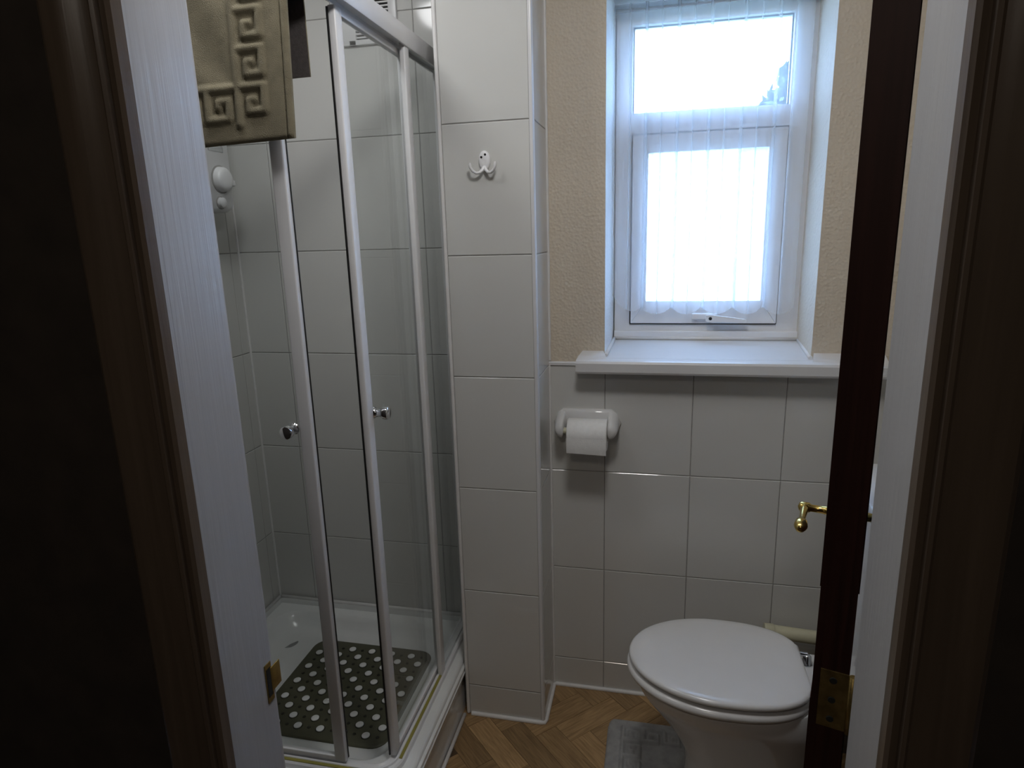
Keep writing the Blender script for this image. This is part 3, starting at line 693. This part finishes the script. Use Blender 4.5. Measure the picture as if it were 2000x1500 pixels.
# pale grey pedestal mat on the floor round the toilet foot
TC = 1.487
pmt = thing('pedestal_mat', 'pale grey pedestal mat with a sculpted key border on the floor', 'bath mat', loc=(0.1, TC, 0))
X0, X1, Y0, Y1 = -0.113, 0.36, 1.20, 1.728
segs = []
for k in range(6): segs += key_unit(-0.066, 1.690-0.056*(k+1), 0, 1, 1, 0, 0.048, 0.056)
for k in range(7): segs += key_unit(-0.066+0.060*k, 1.690, 1, 0, 0, -1, 0.048, 0.060)
nu, nv = 170, 180; tops = []; bots = []
inside = {}
vsx = []; fsx = []; idx = {}
def rc_ok(x, y):
    r = 0.035
    for cx, sx in ((X0+r, -1), (X1-r, 1)):
        for cy, sy in ((Y0+r, -1), (Y1-r, 1)):
            if (x-cx)*sx > 0 and (y-cy)*sy > 0 and math.hypot(x-cx, y-cy) > r: return False
    # cut-out that takes the pan's foot
    if x > 0.105 and abs(y-TC) < 0.112 and (x-0.105 > 0.08 or math.hypot((x-0.185), (y-TC)*0.7) < 0.08): return False
    return True
def edge_d(x, y): return min(x-X0, X1-x, y-Y0, Y1-y)
for i in range(nu+1):
    for j in range(nv+1):
        x = X0+(X1-X0)*i/nu; y = Y0+(Y1-Y0)*j/nv
        if not rc_ok(x, y): continue
        h = 0.004+0.007*min(1, max(0, edge_d(x, y)/0.010))**0.6
        if edge_d(x, y) > 0.03: h += bump_h(seg_dist(x, y, segs), 0.0075, 0.010)
        idx[(i, j)] = len(vsx); vsx.append((x, y, h))
for (i, j) in list(idx):
    qd = [(i, j), (i+1, j), (i+1, j+1), (i, j+1)]
    if all(t in idx for t in qd): fsx.append([idx[t] for t in qd])
n0 = len(vsx); cnt = {}
for f in fsx:
    for a, b_ in zip(f, f[1:]+f[:1]): cnt[(a, b_)] = 1
vsx += [(x, y, 0.0006) for x, y, h in vsx]
rim = [(a, b_) for (a, b_) in cnt if (b_, a) not in cnt]
pl = MB(); pl.add(vsx, fsx + [[b_, a, a+n0, b_+n0] for a, b_ in rim], True)
child_of(pl.build('pile', 'grey_pile'), pmt)

# ------------------------------------------------------------------ toilet
wc = thing('toilet', 'white toilet with its lid closed beside the open door', 'toilet', loc=(0.3, TC, 0))
def outline(x0, x1, hw, z, back=0.098, n=48, xc=None):
    """front end is an ellipse, the back is narrower with rounded corners; x0 the tip"""
    xc = xc if xc is not None else x0+0.53*(x1-x0)
    pts = []
    for i in range(n+1):
        t = i/n; a = PI/2+PI*t                     # front half, from +y side round the tip to -y side
        pts.append((xc+(xc-x0)*math.cos(a), TC+hw*math.sin(a), z))
    m = 14; L = x1-xc
    bk2 = min(back, hw*0.7); amax = math.acos((bk2/hw)**(1/0.62)); side = []
    for i in range(1, m+1):
        a = amax*i/m; side.append((xc+L*(math.sin(a)/math.sin(amax))**0.82*0.965, hw*math.cos(a)**0.62))
    back = bk2
    low = [(x, TC-y, z) for x, y in side] + [(x1-0.008, TC-back*0.98, z), (x1, TC-back*0.86, z)]
    hi = [(x, 2*TC-y, z) for x, y, z in reversed(low)]
    return pts + low + hi
def pan_ring(x0, x1, hw, z, n=40, p=2.4):
    xc, a = (x0+x1)/2, (x1-x0)/2; pts = []
    for i in range(n):
        th = 2*PI*i/n; cx, sy = math.cos(th), math.sin(th)
        pts.append((xc+a*math.copysign(abs(cx)**(2/p), cx), TC+hw*math.copysign(abs(sy)**(2/p), sy), z))
    return pts
pan = MB()
pan.loft([pan_ring(0.088, 0.46, 0.103, 0.0), pan_ring(0.090, 0.46, 0.101, 0.02), pan_ring(0.098, 0.46, 0.096, 0.05), pan_ring(0.105, 0.46, 0.092, 0.12), pan_ring(0.098, 0.46, 0.096, 0.17), pan_ring(0.070, 0.46, 0.110, 0.225),
          pan_ring(0.035, 0.455, 0.130, 0.275, p=2.2), pan_ring(0.003, 0.45, 0.147, 0.315, p=2.2), pan_ring(-0.014, 0.445, 0.156, 0.335, p=2.1), pan_ring(-0.020, 0.44, 0.158, 0.345, p=2.1), pan_ring(-0.024, 0.44, 0.158, 0.382, p=2.1), pan_ring(-0.020, 0.44, 0.155, 0.386, p=2.1)])
child_of(pan.build('pan', 'ceramic', shade=1.0), wc)
child_of(B((0.36, TC-0.125, 0.300), (0.47, TC+0.125, 0.388), 0.012).build('rear_platform', 'ceramic'), wc)
def slab(x0, x1, hw, z0, z1, r, name, m, dome=0.0):
    rings = [outline(x0+r, x1-r, hw-r, z0), outline(x0+r*0.3, x1-r*0.3, hw-r*0.3, z0+r*0.35), outline(x0, x1, hw, (z0+z1)/2), outline(x0+r*0.3, x1-r*0.3, hw-r*0.3, z1-r*0.35), outline(x0+r, x1-r, hw-r, z1)]
    if dome: rings += [outline(x0+r*3, x1-r*3, hw-r*3, z1+dome*0.6), outline(x0+r*7, x1-r*7, hw-r*7, z1+dome)]
    return child_of(MB().loft(rings).build(name, m, shade=1.0), wc)
slab(-0.052, 0.378, 0.174, 0.3865, 0.4085, 0.010, 'seat', 'seat')
slab(-0.047, 0.378, 0.170, 0.4165, 0.4335, 0.008, 'lid', 'seat', 0.0025)
for s in (-1, 1):
    hg = MB().lathe((0.398, TC+s*0.075, 0.388), (0, 0, 1), [(0, 0.016), (0.004, 0.016), (0.010, 0.011), (0.022, 0.010), (0.027, 0.006), (0.028, 0.0)], 18)
    hg.tube([(0.398, TC+s*0.075, 0.415), (0.372, TC+s*0.075, 0.416)], 0.006, 10)
    child_of(hg.build('seat_hinge', 'chrome', shade=0.8), wc)
cis = child_of(B((0.462, TC-0.185, 0.388), (0.640, TC+0.185, 0.865), 0.018).build('cistern', 'ceramic'), wc)
o = B((0.452, TC-0.192, 0.862), (0.646, TC+0.192, 0.898), 0.010).build('cistern_lid', 'ceramic'); child_of(o, wc); clid = o
o = MB().lathe((0.55, TC, 0.898), (0, 0, 1), [(0, 0.022), (0.004, 0.022), (0.006, 0.018), (0.006, 0)], 20).build('flush_button', 'chrome', clid)
wp = thing('waste_pipe', 'ivory plastic waste pipe along the wall behind the toilet', 'pipe', loc=(0.48, DW-0.03, 0.30))
child_of(MB().tube([(0.345, DW-0.05, 0.312), (0.45, DW-0.05, 0.306), (XR-0.002, DW-0.05, 0.298)], 0.020, 18).build('pipe', 'cream_pl', shade=1.0), wp)
child_of(MB().lathe((0.335, DW-0.05, 0.3127), (1, -0.0, -0.055), [(0, 0.0), (0.001, 0.021), (0.026, 0.0225), (0.030, 0.020)], 18).build('end_cap', 'cream_pl', shade=0.8), wp)
child_of(B((0.53, DW-0.065, 0.275), (0.55, DW+0.001, 0.325), 0.004).build('pipe_clip', 'cream_pl'), wp)

# ------------------------------------------------------------------ toilet roll and its ceramic holder
hx0, hx1, hz = -0.292, -0.092, 0.925
rh = thing('toilet_roll_holder', 'white ceramic toilet roll holder fixed on the wall tiles', 'roll holder', loc=((hx0+hx1)/2, DW, hz))
def plate_ring(m, y):
    pts = []
    base = [(0.028, 0.040), (0.172, 0.040), (0.188, 0.026), (0.200, 0.000), (0.192, -0.022), (0.176, -0.035), (0.100, -0.030), (0.024, -0.035), (0.008, -0.022), (0.0, 0.0), (0.012, 0.026)]
    cx, cz = 0.1, 0.0
    return [(hx0+cx+(x-cx)*m, y, hz+cz+(z-cz)*m) for x, z in base]
bp_ = MB(); bp_.loft([plate_ring(1.0, DW+0.0005), plate_ring(1.0, DW-0.006), plate_ring(0.95, DW-0.014), plate_ring(0.80, DW-0.018)])
child_of(bp_.build('back_plate', 'ceramic', shade=0.9), rh)
for s, xa in ((-1, hx0+0.031), (1, hx1-0.031)):
    mb = MB(); rings = []
    for f, hy, hz_, zz in ((0, 0.027, 0.037, 0.001), (0.3, 0.026, 0.033, -0.003), (0.6, 0.024, 0.029, -0.007), (0.85, 0.021, 0.023, -0.010), (0.96, 0.015, 0.016, -0.011), (1.0, 0.008, 0.009, -0.012)):
        rings.append([(xa+hy*math.cos(a)*(1.0 if math.cos(a)*s > 0 else 0.35), DW-0.008-f*0.066, hz+zz+hz_*math.sin(a)) for a in [2*PI*i/20 for i in range(20)]])
    mb.loft(rings); child_of(mb.build('arm', 'ceramic', shade=1.2), rh)
child_of(MB().tube([(hx0+0.028, DW-0.062, hz-0.012), (hx1-0.028, DW-0.062, hz-0.012)], 0.0095, 16).build('spindle', 'cream_pl', shade=0.8), rh)
rx0, rx1, rr0 = -0.2425, -0.128, 0.046
roll = thing('toilet_roll', 'white toilet roll hanging on the ceramic holder', 'toilet roll', loc=((rx0+rx1)/2, DW-0.062, hz-0.03))
ry, rz = DW-0.062, hz-0.012-0.0085
mb = MB(); n = 40
ringo = lambda x, r: [(x, ry+r*math.cos(2*PI*i/n), rz+r*math.sin(2*PI*i/n)) for i in range(n)]
mb.loft([ringo(rx0, 0.021), ringo(rx0, rr0-0.002), ringo(rx0+0.002, rr0), ringo(rx1-0.002, rr0), ringo(rx1, rr0-0.002), ringo(rx1, 0.021), ringo(rx0, 0.021)], False, False)
child_of(mb.build('paper', 'paper', shade=0.7), roll)
mb = MB(); mb.loft([ringo(rx0+0.0005, 0.021), ringo(rx0+0.0005, 0.0195), ringo(rx1-0.0005, 0.0195), ringo(rx1-0.0005, 0.021)], False, False); child_of(mb.build('card_core', 'cream_pl'), roll)
mb = MB(); fr_, bk_ = [], []      # loose end hanging down at the front
for i in range(13):
    f = i/12; z = rz-0.044*f; y = ry-rr0-0.0008-0.004*math.sin(f*2)+0.004*f
    fr_.append([(rx0+0.001, y, z), (rx1-0.0005, y, z-0.004*f)]); bk_.append([(rx0+0.001, y+0.0006, z), (rx1-0.0005, y+0.0006, z-0.004*f)])
mb.loft(fr_, False, False, True, close=False); mb.loft(bk_, False, False, True, close=False)
child_of(mb.build('loose_sheet', 'paper'), roll)

# ------------------------------------------------------------------ double robe hook on the pier
hk = thing('robe_hook', 'small white double robe hook screwed to the tiled pier', 'hook', loc=(-0.434, DC, 1.66))
def oval(y, sx, sz): return [(-0.434+sx*math.cos(2*PI*i/24), y, 1.664+sz*math.sin(2*PI*i/24)) for i in range(24)]
child_of(MB().loft([oval(DC+0.0005, 0.0155, 0.024), oval(DC-0.0035, 0.0155, 0.024), oval(DC-0.006, 0.012, 0.020), oval(DC-0.0065, 0.004, 0.008)]).build('back_plate', 'white', shade=1.0), hk)
for s in (-1, 1):
    pts = [(-0.434, DC-0.004, 1.648), (-0.434+s*0.005, DC-0.009, 1.640), (-0.434+s*0.011, DC-0.014, 1.634), (-0.434+s*0.019, DC-0.018, 1.633), (-0.434+s*0.027, DC-0.021, 1.638), (-0.434+s*0.032, DC-0.023, 1.646), (-0.434+s*0.0335, DC-0.024, 1.653), (-0.434+s*0.033, DC-0.024, 1.658)]
    child_of(MB().tube(pts, [0.0055, 0.0045, 0.0038, 0.0036, 0.0036, 0.0036, 0.004, 0.003], 10).build('prong', 'white', shade=1.2), hk)
for dx, dz in ((-0.007, 0.008), (0.003, 0.014)):
    child_of(MB().lathe((-0.434+dx, DC-0.0062, 1.664+dz), (0, -1, 0), [(0, 0.0030), (0.0006, 0.0030), (0.001, 0.002)], 12).build('screw', 'dark'), hk)

# ------------------------------------------------------------------ electric shower on the side wall
es = thing('electric_shower', 'white electric shower unit with two control knobs behind the glass', 'shower unit', loc=(XL, 1.66, 1.73))
def er(x, m): return rrect(1.525+m, 1.800-m, 1.565+m, 1.935-m, 0.035, x)
rings = [[(z, x, y) for x, y, z in er(XL+d, m)] for d, m in ((0.0005, 0.004), (0.02, 0.0), (0.07, 0.0), (0.080, 0.004), (0.086, 0.012))]
child_of(MB().loft(rings).build('case', 'plastic', shade=0.8), es)
child_of(MB().lathe((XL+0.086, 1.739, 1.658), (1, 0, 0), [(0, 0.040), (0.0015, 0.040), (0.002, 0.037)], 28).build('dial_ring', 'grout'), es)
kb = child_of(MB().lathe((XL+0.087, 1.739, 1.658), (1, 0, 0), [(0, 0.036), (0.014, 0.034), (0.020, 0.029), (0.022, 0.02), (0.0225, 0.0)], 28).build('temperature_knob', 'plastic', shade=0.8), es)
B((XL+0.090, 1.760, 1.640), (XL+0.104, 1.784, 1.658), 0.004).build('knob_pointer', 'plastic', kb)
child_of(MB().lathe((XL+0.086, 1.726, 1.592), (1, 0, 0), [(0, 0.019), (0.0012, 0.019), (0.0015, 0.016)], 24).build('dial_ring', 'grout'), es)
child_of(MB().lathe((XL+0.087, 1.726, 1.592), (1, 0, 0), [(0, 0.0155), (0.010, 0.0145), (0.013, 0.010), (0.0135, 0.0)], 24).build('power_knob', 'plastic', shade=0.8), es)
child_of(B((XL+0.0855, 1.700, 1.735), (XL+0.0875, 1.765, 1.752), 0.0008).build('display_window', 'chrome'), es)
hp = [(XL+0.03, 1.56, 1.565), (XL+0.03, 1.56, 1.50), (XL+0.05, 1.53, 1.35), (XL+0.07, 1.48, 1.2), (XL+0.08, 1.43, 1.15), (XL+0.07, 1.38, 1.25), (XL+0.06, 1.36, 1.5), (XL+0.06, 1.36, 1.8)]
child_of(MB().tube(hp, 0.008, 10).build('hose', 'chrome', shade=1.2), es)

# ------------------------------------------------------------------ louvred vent high in the shower
vt = thing('wall_vent', 'cream louvred air vent high on the shower wall', 'vent', loc=(-0.86, DS, 2.12))
vx0, vx1, vz0, vz1 = -0.902, -0.733, 2.022, 2.232
fm = MB(); fm.box((vx0, DS-0.012, vz0), (vx0+0.042, DS+0.001, vz1), 0.002); fm.box((vx1-0.024, DS-0.012, vz0), (vx1, DS+0.001, vz1), 0.002)
fm.box((vx0+0.02, DS-0.012, vz0), (vx1-0.02, DS+0.001, vz0+0.014), 0.002); fm.box((vx0+0.02, DS-0.012, vz1-0.014), (vx1-0.02, DS+0.001, vz1), 0.002)
child_of(fm.build('vent_frame', 'plastic'), vt)
child_of(B((vx0+0.02, DS-0.002, vz0+0.01), (vx1-0.02, DS+0.001, vz1-0.01)).build('dark_opening', 'dark'), vt)
lm = B((vx0+0.03, DS-0.011, 0), (vx1-0.02, DS-0.003, 0.0040)).mesh('louvre', 'plastic')
z = vz0+0.0175
while z < vz1-0.018:
    o = bpy.data.objects.new('louvre', lm); COL.objects.link(o); o.location = (0, 0, z); child_of(o, vt); z += 0.0096

# ------------------------------------------------------------------ ceiling lights (one is mirrored in the top shower tile, the hall one is added fill)
def ceiling_light(x, y, r, m, label):
    t = thing('ceiling_light', label, 'ceiling light', 'opal ceiling lights', (x, y, CEIL))
    child_of(MB().lathe((x, y, CEIL-0.0005), (0, 0, -1), [(0, r*1.12), (0.018, r*1.12), (0.022, r*1.05), (0.022, 0)], 32).build('lamp_base', 'plastic', shade=0.6), t)
    child_of(MB().lathe((x, y, CEIL-0.022), (0, 0, -1), [(0, r), (0.02, r*0.97), (0.04, r*0.85), (0.055, r*0.6), (0.062, r*0.3), (0.064, 0.0)], 32).build('diffuser', m, shade=1.2), t)
ceiling_light(-0.08, 0.84, 0.13, 'lampm', 'lit opal ceiling light in the middle of the room')
h_ = thing('ceiling_light', 'added dim opal fill light in the dark hall', 'ceiling light', 'opal ceiling lights', (-0.2, -0.7, CEIL))  # no known lamp here; added unseen to brighten the dark architraves
child_of(MB().lathe((-0.2, -0.7, CEIL-0.0005), (0, 0, -1), [(0, 0.145), (0.018, 0.145), (0.022, 0.13), (0.022, 0)], 32).build('lamp_base', 'plastic', shade=0.6), h_)
child_of(MB().lathe((-0.2, -0.7, CEIL-0.022), (0, 0, -1), [(0, 0.13), (0.02, 0.126), (0.04, 0.11), (0.055, 0.08), (0.062, 0.04), (0.064, 0.0)], 32).build('diffuser', 'hallfill', shade=1.2), h_)
ceiling_light(-0.81, 1.12, 0.13, 'lamps', 'lit opal ceiling light mirrored in the top shower tile')
